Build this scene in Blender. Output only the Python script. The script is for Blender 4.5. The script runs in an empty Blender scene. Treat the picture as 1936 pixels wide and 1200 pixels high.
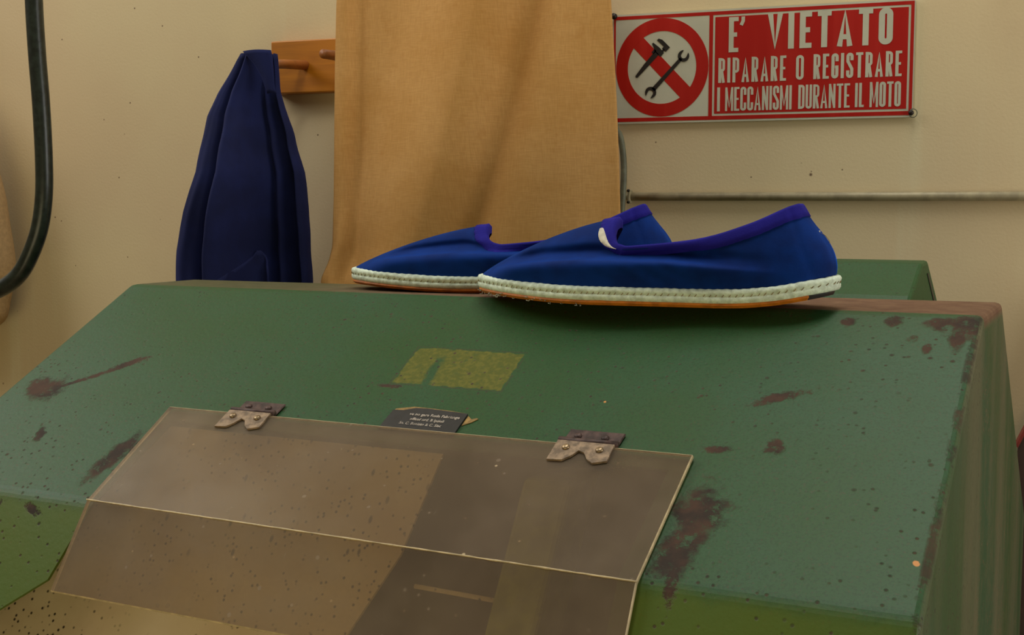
import bpy, bmesh, math, random
from mathutils import Vector, Matrix, noise as mnoise

random.seed(7)
D = bpy.data
SC = bpy.context.scene
COL = SC.collection
R = math.radians


def lin(r, g, b):
    f = lambda c: (c / 255 / 12.92) if c / 255 <= .04045 else ((c / 255 + .055) / 1.055) ** 2.4
    return (f(r), f(g), f(b), 1.0)


# ------------------------------------------------------------------ camera, world, lamps, exposure
LEDGE_Z = 1.15                       # height of the machine's top ledge
cam_d = D.cameras.new('camera')
cam_d.sensor_width = 36.0
cam_d.lens = 36.0 * 2350.0 / 1936.0
cam_d.clip_start = .02
cam = D.objects.new('camera', cam_d)
COL.objects.link(cam)
cam.location = (0, 0, LEDGE_Z + .072)
cam.rotation_euler = (R(90) - math.atan(212 / 2350.), 0, R(20.6))
SC.camera = cam

world = D.worlds.new('world')
SC.world = world
world.use_nodes = True
bg = world.node_tree.nodes['Background']
# a dim warm room all round: browner towards the floor, paler overhead
_t = world.node_tree
_c = _t.nodes.new('ShaderNodeTexCoord')
_s = _t.nodes.new('ShaderNodeSeparateXYZ')
_r = _t.nodes.new('ShaderNodeMapRange')
_m = _t.nodes.new('ShaderNodeMix')
_m.data_type = 'RGBA'
_r.inputs[1].default_value, _r.inputs[2].default_value = .05, .75
_m.inputs[6].default_value = lin(176, 140, 74)
_m.inputs[7].default_value = lin(206, 204, 196)
for a, b in ((_c.outputs['Generated'], _s.inputs[0]), (_s.outputs[2], _r.inputs[0]), (_r.outputs[0], _m.inputs[0]), (_m.outputs[2], bg.inputs[0])):
    _t.links.new(a, b)
bg.inputs[1].default_value = .34


def area(name, loc, target, size, size_y, power, color):
    l = D.lights.new(name, 'AREA')
    l.shape = 'RECTANGLE'
    l.size, l.size_y = size, size_y
    l.energy = power
    l.color = color[:3]
    o = D.objects.new(name, l)
    COL.objects.link(o)
    o.location = loc
    d = Vector(target) - Vector(loc)
    o.rotation_euler = d.to_track_quat('-Z', 'Y').to_euler()
    return o


area('window_daylight', (-2.3, .60, 2.7), (-.3, 1.2, 1.15), 1.5, 1.3, 40, (1, .97, .92))
area('ceiling_tube_light', (-.15, 1.0, 2.75), (-.25, 1.05, 1.1), 1.5, .25, 26, (1, .97, .92))
area('end_plate_fill', (1.5, .70, 1.25), (.0, 1.1, 1.0), .9, 1.1, 19, (1, .97, .93))  # added fill lamp, set close by to brighten the right end plate
# added yellow fill lamp, low in front, brightening the panel below the fold
area('low_yellow_fill', (-.35, -1.1, .30), (-.35, .7, 1.0), 1.6, 1.0, 18, (1, .86, .50))

SC.view_settings.view_transform = 'Standard'
SC.view_settings.look = 'None'
SC.view_settings.gamma = 1
SC.view_settings.use_curve_mapping = False
SC.view_settings.exposure = -0.5


# ------------------------------------------------------------------ scene graph helpers
def mesh_obj(name, bm, mats, parent=None, smooth=False, angle=None):
    me = D.meshes.new(name)
    bmesh.ops.recalc_face_normals(bm, faces=bm.faces[:])
    bm.to_mesh(me)
    bm.free()
    for m in (mats if isinstance(mats, (list, tuple)) else [mats]):
        me.materials.append(m)
    if smooth:
        for p in me.polygons:
            p.use_smooth = True
    o = D.objects.new(name, me)
    COL.objects.link(o)
    if parent:
        o.parent = parent
    if angle is not None:
        me.shade_smooth() if hasattr(me, 'shade_smooth') else None
        me.set_sharp_from_angle(angle=R(angle))
    return o


def tag(o, label, cat, group=None):
    o['label'] = label
    o['category'] = cat
    if group:
        o['group'] = group
    return o


def thing(name, label, cat, loc=(0, 0, 0), rz=0, group=None):
    o = D.objects.new(name, None)
    o.empty_display_size = .05
    COL.objects.link(o)
    o.location = loc
    o.rotation_euler = (0, 0, rz)
    return tag(o, label, cat, group)


def struct(o):
    o['kind'] = 'structure'
    return o


def mod_bevel(o, w, seg=2, angle=30):
    m = o.modifiers.new('bevel', 'BEVEL')
    m.width, m.segments = w, seg
    m.limit_method = 'ANGLE'
    m.angle_limit = R(angle)
    m.harden_normals = False
    return m


def mod_solid(o, t, off=-1):
    m = o.modifiers.new('solid', 'SOLIDIFY')
    m.thickness, m.offset = t, off
    return m


def mod_sub(o, n=1):
    m = o.modifiers.new('sub', 'SUBSURF')
    m.levels = m.render_levels = n
    return m


def add_box(bm, x0, x1, y0, y1, z0, z1, mat=0):
    v = [bm.verts.new(p) for p in ((x0, y0, z0), (x1, y0, z0), (x1, y1, z0), (x0, y1, z0),
                                   (x0, y0, z1), (x1, y0, z1), (x1, y1, z1), (x0, y1, z1))]
    for f in ((0, 3, 2, 1), (4, 5, 6, 7), (0, 1, 5, 4), (1, 2, 6, 5), (2, 3, 7, 6), (3, 0, 4, 7)):
        bm.faces.new([v[i] for i in f]).material_index = mat


def catmull(pts, n):
    """smooth curve through pts, n samples per span"""
    P = [Vector(p) for p in pts]
    P = [P[0] * 2 - P[1]] + P + [P[-1] * 2 - P[-2]]
    out = []
    for i in range(1, len(P) - 2):
        for j in range(n):
            t = j / n
            a, b, c, d = P[i - 1:i + 3]
            out.append(.5 * ((2 * b) + (c - a) * t + (2 * a - 5 * b + 4 * c - d) * t * t + (3 * b - a - 3 * c + d) * t ** 3))
    out.append(P[-2])
    return out


def add_tube(bm, pts, rad, seg=12, caps=True):
    P = [Vector(p) for p in pts]
    rings = []
    ref = None
    for i, p in enumerate(P):
        t = (P[min(i + 1, len(P) - 1)] - P[max(i - 1, 0)]).normalized()
        if ref is None:
            ref = Vector((0, 0, 1)) if abs(t.z) < .9 else Vector((1, 0, 0))
        ref = (ref - t * ref.dot(t)).normalized()
        b = t.cross(ref)
        r = rad(i / (len(P) - 1)) if callable(rad) else rad
        rings.append([bm.verts.new(p + (ref * math.cos(a) + b * math.sin(a)) * r)
                      for a in (2 * math.pi * k / seg for k in range(seg))])
    for a, b in zip(rings, rings[1:]):
        for k in range(seg):
            bm.faces.new((a[k], a[(k + 1) % seg], b[(k + 1) % seg], b[k]))
    if caps:
        bm.faces.new(rings[0][::-1])
        bm.faces.new(rings[-1])


def add_poly(bm, pts, z0, z1, f):
    """prism of an outline; f maps (a, b, c) to a point"""
    lo = [bm.verts.new(f(a, b, z0)) for a, b in pts]
    hi = [bm.verts.new(f(a, b, z1)) for a, b in pts]
    n = len(pts)
    bm.faces.new(hi)
    bm.faces.new(lo[::-1])
    for i in range(n):
        bm.faces.new((lo[i], lo[(i + 1) % n], hi[(i + 1) % n], hi[i]))


def interp(tab, x):
    if x <= tab[0][0]:
        return tab[0][1:]
    for a, b in zip(tab, tab[1:]):
        if x <= b[0]:
            t = (x - a[0]) / (b[0] - a[0])
            return tuple(p + (q - p) * t for p, q in zip(a[1:], b[1:]))
    return tab[-1][1:]


def smooth_tab(tab, n=12):
    """the same table through a smooth curve"""
    return [tuple(v) for v in catmull_nd(tab, n)]


def catmull_nd(tab, n):
    out = []
    P = [list(t) for t in tab]
    P = [[2 * a - b for a, b in zip(P[0], P[1])]] + P + [[2 * a - b for a, b in zip(P[-1], P[-2])]]
    for i in range(1, len(P) - 2):
        for j in range(n):
            t = j / n
            out.append([.5 * (2 * b + (c - a) * t + (2 * a - 5 * b + 4 * c - d) * t * t + (3 * b - a - 3 * c + d) * t ** 3)
                        for a, b, c, d in zip(*P[i - 1:i + 3])])
    out.append(P[-2])
    return out


def sstep(a, b, x):
    t = max(0., min(1., (x - a) / (b - a)))
    return t * t * (3 - 2 * t)


# ------------------------------------------------------------------ material helpers
class NT:
    """short hand for building node trees"""

    def __init__(self, name):
        self.m = D.materials.new(name)
        self.m.use_nodes = True
        self.t = self.m.node_tree
        self.b = self.t.nodes['Principled BSDF']
        self.out = self.t.nodes['Material Output']
        self._o = None

    def node(self, typ, **kw):
        n = self.t.nodes.new(typ)
        for k, v in kw.items():
            setattr(n, k, v)
        return n

    def put(self, sock, v):
        if isinstance(v, bpy.types.NodeSocket):
            self.t.links.new(v, sock)
        else:
            sock.default_value = v

    def set(self, **kw):
        for k, v in kw.items():
            self.put(self.b.inputs[k.replace('_', ' ')], v)
        return self

    def obj(self):
        if self._o is None:
            self._o = self.node('ShaderNodeTexCoord').outputs['Object']
        return self._o

    def math(self, op, a, b=0., c=0.):
        n = self.node('ShaderNodeMath', operation=op)
        for s, v in zip(n.inputs, (a, b, c)):
            self.put(s, v)
        return n.outputs[0]

    def ramp(self, v, a, b, lo=0., hi=1.):
        n = self.node('ShaderNodeMapRange', interpolation_type='SMOOTHSTEP')
        for s, x in zip(n.inputs, (v, a, b, lo, hi)):
            self.put(s, x)
        return n.outputs[0]

    def scale(self, v, s):
        n = self.node('ShaderNodeMapping')
        self.put(n.inputs['Vector'], v)
        n.inputs['Scale'].default_value = s
        return n.outputs[0]

    def noise(self, scale, detail=4, rough=.55, vec=None, dist=0.):
        n = self.node('ShaderNodeTexNoise')
        self.put(n.inputs['Vector'], vec if vec is not None else self.obj())
        n.inputs['Scale'].default_value = scale
        n.inputs['Detail'].default_value = detail
        n.inputs['Roughness'].default_value = rough
        n.inputs['Distortion'].default_value = dist
        return n.outputs[0]

    def dots(self, scale, lo, hi, vec=None, keep=.5):
        """scattered specks: 1 in a speck"""
        n = self.node('ShaderNodeTexVoronoi')
        self.put(n.inputs['Vector'], vec if vec is not None else self.obj())
        n.inputs['Scale'].default_value = scale
        d = self.ramp(n.outputs['Distance'], hi, lo)
        c = self.node('ShaderNodeSeparateColor')
        self.put(c.inputs[0], n.outputs['Color'])
        return self.math('MULTIPLY', d, self.math('GREATER_THAN', c.outputs[0], 1 - keep))

    def mix(self, f, a, b):
        n = self.node('ShaderNodeMix', data_type='RGBA')
        self.put(n.inputs[0], f)
        self.put(n.inputs[6], a)
        self.put(n.inputs[7], b)
        return n.outputs[2]

    def bump(self, h, strength=.3, dist=.001):
        n = self.node('ShaderNodeBump')
        n.inputs['Strength'].default_value = strength
        n.inputs['Distance'].default_value = dist
        self.put(n.inputs['Height'], h)
        self.t.links.new(n.outputs[0], self.b.inputs['Normal'])

    def xyz(self):
        s = self.node('ShaderNodeSeparateXYZ')
        self.put(s.inputs[0], self.obj())
        return s.outputs


def plain(name, col, rough=.5, metal=0., nscale=60, var=.15, bump=.1, **kw):
    """a plain material with a little uneven colour and grain"""
    n = NT(name)
    f = n.noise(nscale, 5, .6)
    d = tuple(c * (1 - var) for c in col[:3]) + (1,)
    l = tuple(min(1, c * (1 + var)) for c in col[:3]) + (1,)
    n.set(Base_Color=n.mix(n.ramp(f, .35, .65), d, l), Roughness=rough, Metallic=metal, **kw)
    if bump:
        n.bump(f, bump, .001)
    return n.m


# wall paint
n = NT('cream_wall_paint')
big = n.noise(2.2, 4, .6)
col = n.mix(n.ramp(big, .3, .7), lin(204, 182, 142), lin(210, 193, 150))
drip = n.noise(6, 3, .5, n.scale(n.obj(), (3.2, 1, .12)))
col = n.mix(n.ramp(drip, .55, .72, 0, .35), col, lin(216, 212, 172))
stain = n.noise(3.1, 5, .6, n.scale(n.obj(), (1, 1, .45)))
col = n.mix(n.ramp(stain, .56, .75, 0, .4), col, lin(176, 150, 112))
col = n.mix(n.dots(34, .04, .10, keep=.10), col, lin(96, 70, 48))
col = n.mix(n.dots(90, .05, .14, keep=.06), col, lin(110, 86, 62))
n.set(Base_Color=col, Roughness=.75)
n.bump(n.noise(300, 3, .6), .22, .0010)
M_WALL = n.m
M_FLOOR = plain('worn_floor', lin(128, 104, 76), .7, nscale=9, var=.2)


def ell(n, X, Y, warp, cx, cy, rx, ry, rot=0., edge=.35):
    c, s = math.cos(R(rot)), math.sin(R(rot))
    dx, dy = n.math('SUBTRACT', X, cx), n.math('SUBTRACT', Y, cy)
    a = n.math('DIVIDE', n.math('ADD', n.math('MULTIPLY', dx, c), n.math('MULTIPLY', dy, s)), rx)
    b = n.math('DIVIDE', n.math('SUBTRACT', n.math('MULTIPLY', dy, c), n.math('MULTIPLY', dx, s)), ry)
    d = n.math('SQRT', n.math('ADD', n.math('MULTIPLY', a, a), n.math('MULTIPLY', b, b)))
    return n.ramp(n.math('ADD', d, warp), 1 + edge * .4, 1 - edge * .6)


def green_paint(name, front):
    """hammered green machine enamel, speckled with rust; front=True adds the marks of the sloping hood"""
    n = NT(name)
    X, Y, Z = n.xyz()
    f1, f2 = n.noise(5, 4, .6), n.noise(620, 3, .6)
    col = n.mix(n.ramp(f1, .3, .7), lin(38, 77, 30), lin(41, 82, 52))
    col = n.mix(n.ramp(f2, .46, .66, 0, .6), col, lin(28, 60, 26))
    col = n.mix(n.math('MULTIPLY', n.ramp(n.noise(520, 3, .65), .58, .68), n.ramp(X, -.55, -.30, .85, .5)), col, lin(74, 60, 38))
    w1 = n.math('MULTIPLY', n.math('SUBTRACT', n.noise(70, 5, .7), .5), 2.0)
    w2 = n.math('MULTIPLY', n.math('SUBTRACT', n.noise(200, 4, .7), .5), 2.2)
    rust = lin(74, 52, 38)
    dark = lin(48, 39, 31)
    mask = None
    rough = .5
    if front:
        # remains of a yellow rectangle, its outline still visible
        du = n.math('ABSOLUTE', n.math('SUBTRACT', X, -.3465))
        dv = n.math('ABSOLUTE', n.math('SUBTRACT', Y, -.083))
        w3 = n.math('MULTIPLY', n.math('SUBTRACT', n.noise(120, 4, .6), .5), .006)
        inside = n.math('MULTIPLY', n.ramp(n.math('ADD', du, w3), .0445, .0430), n.ramp(n.math('ADD', dv, w3), .0202, .0188))
        wear = n.ramp(n.math('ADD', n.math('ABSOLUTE', n.math('SUBTRACT', n.math('ADD', X, n.math('MULTIPLY', Y, .12)), -.3752)),
                             n.math('MULTIPLY', w3, 1.6)), .0015, .0055)
        wear = n.math('MAXIMUM', wear, n.ramp(Y, -.078, -.068))
        fleck = n.ramp(n.noise(160, 4, .7), .32, .46)
        ym = n.math('MULTIPLY', n.math('MULTIPLY', inside, wear), n.math('MULTIPLY_ADD', fleck, .4, .6))
        col = n.mix(n.math('MULTIPLY', ym, .85), col, n.mix(n.ramp(n.noise(300, 3), .4, .65), lin(86, 90, 18), lin(108, 104, 30)))
        outer = n.math('MULTIPLY', n.ramp(du, .0462, .0455), n.ramp(dv, .0214, .0208))
        line = n.math('MULTIPLY', n.math('SUBTRACT', outer, n.math('MULTIPLY', n.ramp(du, .0455, .0447), n.ramp(dv, .0208, .0201))),
                      n.ramp(n.noise(90, 3, .6), .34, .52))
        col = n.mix(n.math('MULTIPLY', line, .7), col, lin(66, 50, 38))
        marks = [(-.690, -.140, .013, .014, 20, w1), (-.662, -.121, .040, .0024, 34, w2), (-.640, -.103, .016, .004, 36, w2),
                 (-.705, -.137, .010, .012, 60, w1),
                 (-.566, -.200, .008, .024, -8, w1), (-.553, -.180, .004, .018, -12, w1), (-.652, -.186, .004, .009, 30, w2),
                 (-.130, -.190, .015, .022, 10, w1), (-.134, -.218, .011, .020, -4, w1), (-.130, -.238, .004, .010, 10, w2),
                 (-.102, -.133, .006, .006, 30, w2), (-.136, -.140, .008, .003, 5, w2), (-.009, -.012, .011, .013, 0, w1),
                 (-.022, -.010, .014, .006, 0, w1), (-.013, -.024, .005, .012, 0, w1), (-.055, -.009, .006, .006, 0, w1),
                 (-.04, -.026, .004, .004, 0, w1), (-.03, -.036, .003, .005, 0, w1), (-.085, -.012, .005, .004, 0, w1),
                 (-.632, -.252, .009, .0018, 62, w2), (-.596, -.2470, .008, .0018, -10, w2), (-.082, -.262, .010, .005, 0, w1),
                 (-.062, -.265, .007, .005, 0, w1), 
                 (-.11, -.09, .02, .004, 25, w2), (-.39, -.1065, .012, .002, 0, w2)]
        for a in marks:
            e = ell(n, X, Y, a[5], *a[:5], edge=.55)
            mask = e if mask is None else n.math('MAXIMUM', mask, e)
        mask = n.math('MULTIPLY', n.math('MULTIPLY', mask, n.ramp(X, -.0012, -.0022)), n.ramp(n.noise(85, 5, .8), .36, .48, .15, 1.))
        # worn arris between the slope and the end plate
        ar = n.math('MULTIPLY', n.ramp(n.math('ABSOLUTE', n.math('ADD', X, .003)), .0035, .0015), n.ramp(n.noise(60, 4, .7), .45, .6))
        mask = n.math('MAXIMUM', mask, n.math('MULTIPLY', ar, .8))
        # the ledge: bare and brown at its right end, grey brown at its left
        led = n.math('MULTIPLY', n.ramp(Y, .002, .006), n.ramp(n.math('ADD', n.math('MULTIPLY', w1, .02), n.ramp(X, -.74, -.1)), .1, .55, .38, .9))
        led = n.math('MULTIPLY', led, n.ramp(Z, -.012, -.004))
        mask = n.math('MAXIMUM', mask, led)
        # warm light on the panel below the fold, painted in as yellower green
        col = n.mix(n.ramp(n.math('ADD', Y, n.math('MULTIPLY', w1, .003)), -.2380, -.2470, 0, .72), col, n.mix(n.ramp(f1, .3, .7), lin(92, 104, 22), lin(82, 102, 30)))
        # streaks on the right end plate
        side = n.ramp(X, -.0025, -.0012)
        st = n.noise(2.6, 3, .5, n.scale(n.obj(), (1, 4, .6)))
        col = n.mix(n.math('MULTIPLY', side, n.ramp(st, .34, .66, .15, .75)), col, lin(104, 100, 74))
    wv = n.node('ShaderNodeVectorMath', operation='MULTIPLY_ADD')
    n.put(wv.inputs[0], n.node('ShaderNodeTexNoise').outputs[1])
    wv.inputs[1].default_value = (.02, .02, .02)
    n.put(wv.inputs[2], n.obj())
    if front:
        chips = [ell(n, X, Y, w2, *a) for a in ((-.1154, -.2685, .0026, .0030), (-.0085, -.2071, .0016, .0018), (-.2230, -.1060, .0010, .0011))]
        chip = n.math('MAXIMUM', chips[0], n.math('MAXIMUM', chips[1], chips[2]))
        mask = n.math('MULTIPLY', mask, n.math('SUBTRACT', 1., chip))
        col = n.mix(chip, col, n.mix(chips[0], lin(206, 140, 70), lin(206, 198, 164)))
    sp = n.math('MAXIMUM', n.dots(80, .05, .17, wv.outputs[0], keep=.22), n.dots(210, .10, .30, wv.outputs[0], keep=.30))
    sp = n.math('MULTIPLY', sp, n.ramp(n.noise(9, 3, .6), .36, .56, .1, .9))
    mask = sp if mask is None else n.math('MAXIMUM', mask, sp)
    brown = n.mix(n.ramp(n.noise(45, 4, .6), .35, .65), rust, dark)
    if front:
        brown = n.mix(n.ramp(Y, .0, .006), brown, n.mix(n.ramp(n.noise(60, 4, .6), .35, .7), lin(104, 70, 52), lin(124, 92, 68)))
    col = n.mix(mask, col, brown)
    n.set(Base_Color=col, Roughness=n.math('MULTIPLY_ADD', mask, .3, rough), Coat_Weight=.0)
    n.b.inputs['Specular IOR Level'].default_value = .3
    n.bump(n.math('MULTIPLY_ADD', mask, -1.0, n.math('MULTIPLY', n.noise(230, 3, .6), .6)), .35, .0008)
    return n.m


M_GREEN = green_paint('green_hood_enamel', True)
M_GREEN2 = green_paint('green_enamel', False)
M_BEIGE = None
n = NT('beige_sheet_paint')
col = n.mix(n.ramp(n.noise(14, 4), .3, .7), lin(200, 178, 142), lin(216, 198, 160))
col = n.mix(n.math('MULTIPLY', n.math('MAXIMUM', n.dots(230, .12, .34, keep=.5), n.dots(110, .10, .22, n.scale(n.obj(), (1, .6, .5)), keep=.3)), n.ramp(n.noise(12, 3), .36, .55)), col, lin(60, 48, 34))
n.set(Base_Color=col, Roughness=.6)
n.bump(n.noise(200, 3), .2, .0006)
M_BEIGE = n.m
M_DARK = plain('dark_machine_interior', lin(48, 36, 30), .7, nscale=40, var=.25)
M_OLIVE = plain('olive_enamel', lin(132, 138, 28), .5, nscale=80, var=.2)
M_RUST = plain('rusty_steel', lin(72, 54, 48), .55, .3, nscale=150, var=.45, bump=.4)
M_PALE = plain('corroded_pale_metal', lin(136, 116, 92), .6, .2, nscale=170, var=.4, bump=.5)
M_SCREW = plain('screw_steel', lin(150, 130, 100), .4, .7, nscale=200, var=.3)

# clear guard: hazy, dusty, scratched acrylic
n = NT('dusty_clear_acrylic')
tr = n.node('ShaderNodeBsdfTransparent')
tr.inputs[0].default_value = (.86, .79, .66, 1)
n.set(Base_Color=n.mix(n.ramp(n.noise(7, 4, .6), .35, .65), lin(134, 118, 98), lin(146, 130, 106)), Roughness=.30)
n.b.inputs['Specular IOR Level'].default_value = .45
sp = n.math('MAXIMUM', n.dots(60, .05, .13, keep=.13), n.dots(120, .06, .2, keep=.10))
chip = n.dots(75, .04, .11, keep=.12)
n.put(n.b.inputs['Base Color'], n.mix(chip, n.mix(n.ramp(n.noise(7, 4, .6), .35, .65), lin(134, 118, 98), lin(146, 130, 106)), lin(206, 186, 146)))
sp = n.math('MAXIMUM', sp, n.math('MULTIPLY', chip, 1.6))
scr = n.ramp(n.noise(20, 5, .75, n.scale(n.obj(), (9, 2, 2))), .66, .76, 0, .22)
dirt = n.ramp(n.noise(11, 5, .65), .3, .75, 0, .18)
fac = n.math('ADD', n.math('ADD', n.math('MULTIPLY', sp, .28), scr), n.math('ADD', dirt, .29))
mx = n.node('ShaderNodeMixShader')
n.put(mx.inputs[0], n.math('MINIMUM', fac, 1.))
n.t.links.new(tr.outputs[0], mx.inputs[1])
n.t.links.new(n.b.outputs[0], mx.inputs[2])
n.t.links.new(mx.outputs[0], n.out.inputs[0])
M_ACRYL = n.m
M_ACEDGE = plain('frosted_acrylic_edge', lin(196, 178, 138), .4, nscale=120, var=.2, bump=.1)


def velvet(name, a, b, sheen, tint, bump=.25):
    n = NT(name)
    f = n.noise(26, 4, .6)
    n.set(Base_Color=n.mix(n.ramp(f, .35, .65), a, b), Roughness=.85)
    n.b.inputs['Specular IOR Level'].default_value = .15
    n.b.inputs['Sheen Weight'].default_value = sheen
    n.b.inputs['Sheen Roughness'].default_value = .28
    n.b.inputs['Sheen Tint'].default_value = tint
    n.bump(n.noise(500, 3, .6), bump, .0005)
    return n.m


M_VELVET = velvet('blue_velvet', lin(0, 32, 92), lin(0, 44, 116), 1.0, lin(0, 100, 230))
M_BIND = velvet('violet_blue_tape', lin(26, 22, 116), lin(32, 28, 132), .2, lin(70, 70, 220), .4)
M_LINING = plain('cream_lining', lin(206, 200, 176), .85, nscale=300, var=.12, bump=.3)
M_ROPE = plain('pale_rope_sole', lin(208, 222, 200), .85, nscale=260, var=.16, bump=.5)
M_STITCH = plain('sole_stitch_thread', lin(140, 122, 84), .85, nscale=300, var=.3)
M_RUBBER = plain('ochre_rubber', lin(190, 108, 18), .5, nscale=120, var=.2)
M_BLACKRUB = plain('black_rubber', lin(34, 28, 26), .5, nscale=120, var=.2)
M_FRAY = plain('frayed_thread', lin(170, 170, 150), .9, nscale=200, var=.2, bump=0)

n = NT('navy_cotton')
f = n.noise(12, 4, .6)
n.set(Base_Color=n.mix(n.ramp(f, .35, .65), lin(17, 23, 58), lin(22, 30, 74)), Roughness=.85)
n.b.inputs['Specular IOR Level'].default_value = .2
n.b.inputs['Sheen Weight'].default_value = .15
n.b.inputs['Sheen Tint'].default_value = lin(70, 80, 170)
n.bump(n.noise(700, 2), .25, .0005)
M_NAVY = n.m

n = NT('brown_linen')
X, Y, Z = n.xyz()
wx = n.noise(1, 2, .5, n.scale(n.obj(), (1500, 1, 90)))
wz = n.noise(1, 2, .5, n.scale(n.obj(), (90, 1, 1500)))
weave = n.math('MULTIPLY_ADD', n.math('ADD', wx, wz), .5, 0)
col = n.mix(n.ramp(n.noise(9, 4, .6), .3, .7), lin(196, 148, 84), lin(208, 162, 100))
col = n.mix(n.ramp(weave, .40, .62, .25, 0), col, lin(150, 100, 44))
col = n.mix(n.ramp(n.noise(60, 4, .65), .55, .75, 0, .3), col, lin(176, 122, 58))
n.set(Base_Color=col, Roughness=.9)
n.b.inputs['Specular IOR Level'].default_value = .15
n.bump(weave, .3, .0006)
M_LINEN = n.m

n = NT('orange_stained_wood')
g = n.noise(1, 4, .6, n.scale(n.obj(), (8, 30, 90)), .6)
n.set(Base_Color=n.mix(n.ramp(g, .35, .65), lin(166, 100, 8), lin(186, 116, 16)), Roughness=.45)
M_WOOD = n.m
M_PEG = plain('brown_turned_wood', lin(158, 96, 40), .5, nscale=60, var=.15)
M_HOSE = plain('dark_green_black_rubber', lin(34, 42, 36), .32, nscale=120, var=.3, bump=.15)
M_PIPE = plain('grey_painted_steel', lin(150, 140, 108), .5, .1, nscale=70, var=.15)
M_CABLE = plain('grey_cable_sheath', lin(96, 98, 76), .55, nscale=90, var=.2)
M_SWHITE = plain('sign_white', lin(186, 186, 164), .4, nscale=16, var=.06, bump=0)
n = NT('sign_red')
f = n.noise(1.5, 4, .6, n.scale(n.obj(), (30, 1, 2)))
n.set(Base_Color=n.mix(n.ramp(f, .4, .75), lin(164, 14, 8), lin(174, 30, 22)), Roughness=.38)
M_SRED = n.m
M_SBLACK = plain('sign_black', lin(26, 24, 22), .45, nscale=40, var=.1, bump=0)
M_NAIL = plain('dark_nail', lin(48, 40, 32), .5, .6, nscale=200, var=.3)
M_PLATE = plain('black_label_plate', lin(34, 36, 38), .4, nscale=90, var=.25)
M_PLETTER = plain('label_lettering', lin(176, 166, 152), .5, nscale=200, var=.25, bump=0)
M_PEEL = plain('peeled_label_edge', lin(148, 118, 58), .6, nscale=200, var=.3)
M_CREAM = plain('cream_canvas', lin(172, 142, 98), .85, nscale=200, var=.1, bump=.3)
M_MAROON = plain('dark_maroon_board', lin(46, 20, 18), .45, nscale=60, var=.2)
M_REDEDGE = plain('red_board_edge', lin(120, 34, 26), .5, nscale=60, var=.2)

# ------------------------------------------------------------------ the setting
WALL_Y = 1.42
bm = bmesh.new()
add_box(bm, -3.0, 2.2, WALL_Y, WALL_Y + .12, 0, 3.0)
struct(mesh_obj('wall_back', bm, M_WALL))
bm = bmesh.new()
add_box(bm, -3.0, 2.2, -2.2, WALL_Y + .12, -.1, 0)
struct(mesh_obj('floor', bm, M_FLOOR))

# ------------------------------------------------------------------ the machine
MR = -R(5.8)
mach = thing('workshop_machine', 'green enamelled workshop machine with sloping rust-speckled hood and clear flap', 'machine',
             (.00394, .86645, LEDGE_Z), MR)
# root stands at the ledge corner; profile points (v, w): depth and height from that corner
U0, UA, UB, U1 = -.735, -.545, -.160, 0.0
TS = math.tan(R(28.42))
TL = math.tan(R(58))
up_w = lambda v: v * TS                       # sloping upper panel
CV, CW = -.241, -.241 * TS                    # crease between the two panels
lo_v = lambda w: CV + (w - CW) / TL           # steeper lower panel
LB = -.30
bm = bmesh.new()
V = {}


def vt(u, v, w):
    k = (round(u, 5), round(v, 5), round(w, 5))
    if k not in V:
        V[k] = bm.verts.new((u, v, w))
    return V[k]


def fc(*pts):
    return bm.faces.new([vt(*p) for p in pts])


lbk = .088                                     # ledge depth at its left end, .134 at its right
back = lambda u: .086 + (u - U0) / (U1 - U0) * .044
us = [U0, UA, UB, U1]
BVW = (.46, -.235)
for a, b in zip(us, us[1:]):
    fc((a, 0, 0), (b, 0, 0), (b, back(b), 0), (a, back(a), 0))
    fc((a, -.160, up_w(-.160)), (b, -.160, up_w(-.160)), (b, 0, 0), (a, 0, 0))
    fc((a, back(a), 0), (b, back(b), 0), (b, BVW[0], BVW[1]), (a, BVW[0], BVW[1]))
    fc((a, BVW[0], BVW[1]), (b, BVW[0], BVW[1]), (b, BVW[0], -.62), (a, BVW[0], -.62))
for a, b in ((U0, UA), (UB, U1)):
    fc((a, CV, CW), (b, CV, CW), (b, -.160, up_w(-.160)), (a, -.160, up_w(-.160)))
# lower panel: right part, and the left part that is cut away on a slant
fc((UB, lo_v(-.46), -.46), (U1, lo_v(-.46), -.46), (U1, CV, CW), (UB, CV, CW))
K1 = (-.5582, lo_v(-.1781), -.1781)
K2 = (U0, lo_v(-.296), -.296)
fc(K2, K1, (UA, CV, CW), (U0, CV, CW))
# end plates
fc((U1, lo_v(-.46), -.46), (U1, .46, -.62), BVW and (U1, BVW[0], BVW[1]), (U1, back(U1), 0), (U1, 0, 0), (U1, -.160, up_w(-.160)), (U1, CV, CW))
fc(K2, (U0, CV, CW), (U0, -.160, up_w(-.160)), (U0, 0, 0), (U0, back(U0), 0), (U0, BVW[0], BVW[1]), (U0, .46, -.62), (U0, -.12, -.62))
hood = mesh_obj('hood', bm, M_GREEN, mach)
mod_bevel(hood, .0045, 3, 18)
mod_solid(hood, .002, -1)
hood['label'] = 'green hood with brown bare metal along its ledge'

# cabinet under the hood
bm = bmesh.new()
add_box(bm, U0 + .02, U1 - .02, -.30, .44, -LEDGE_Z, -.60)
o = mesh_obj('base_cabinet', bm, M_GREEN2, mach)
mod_bevel(o, .006, 2)

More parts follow.
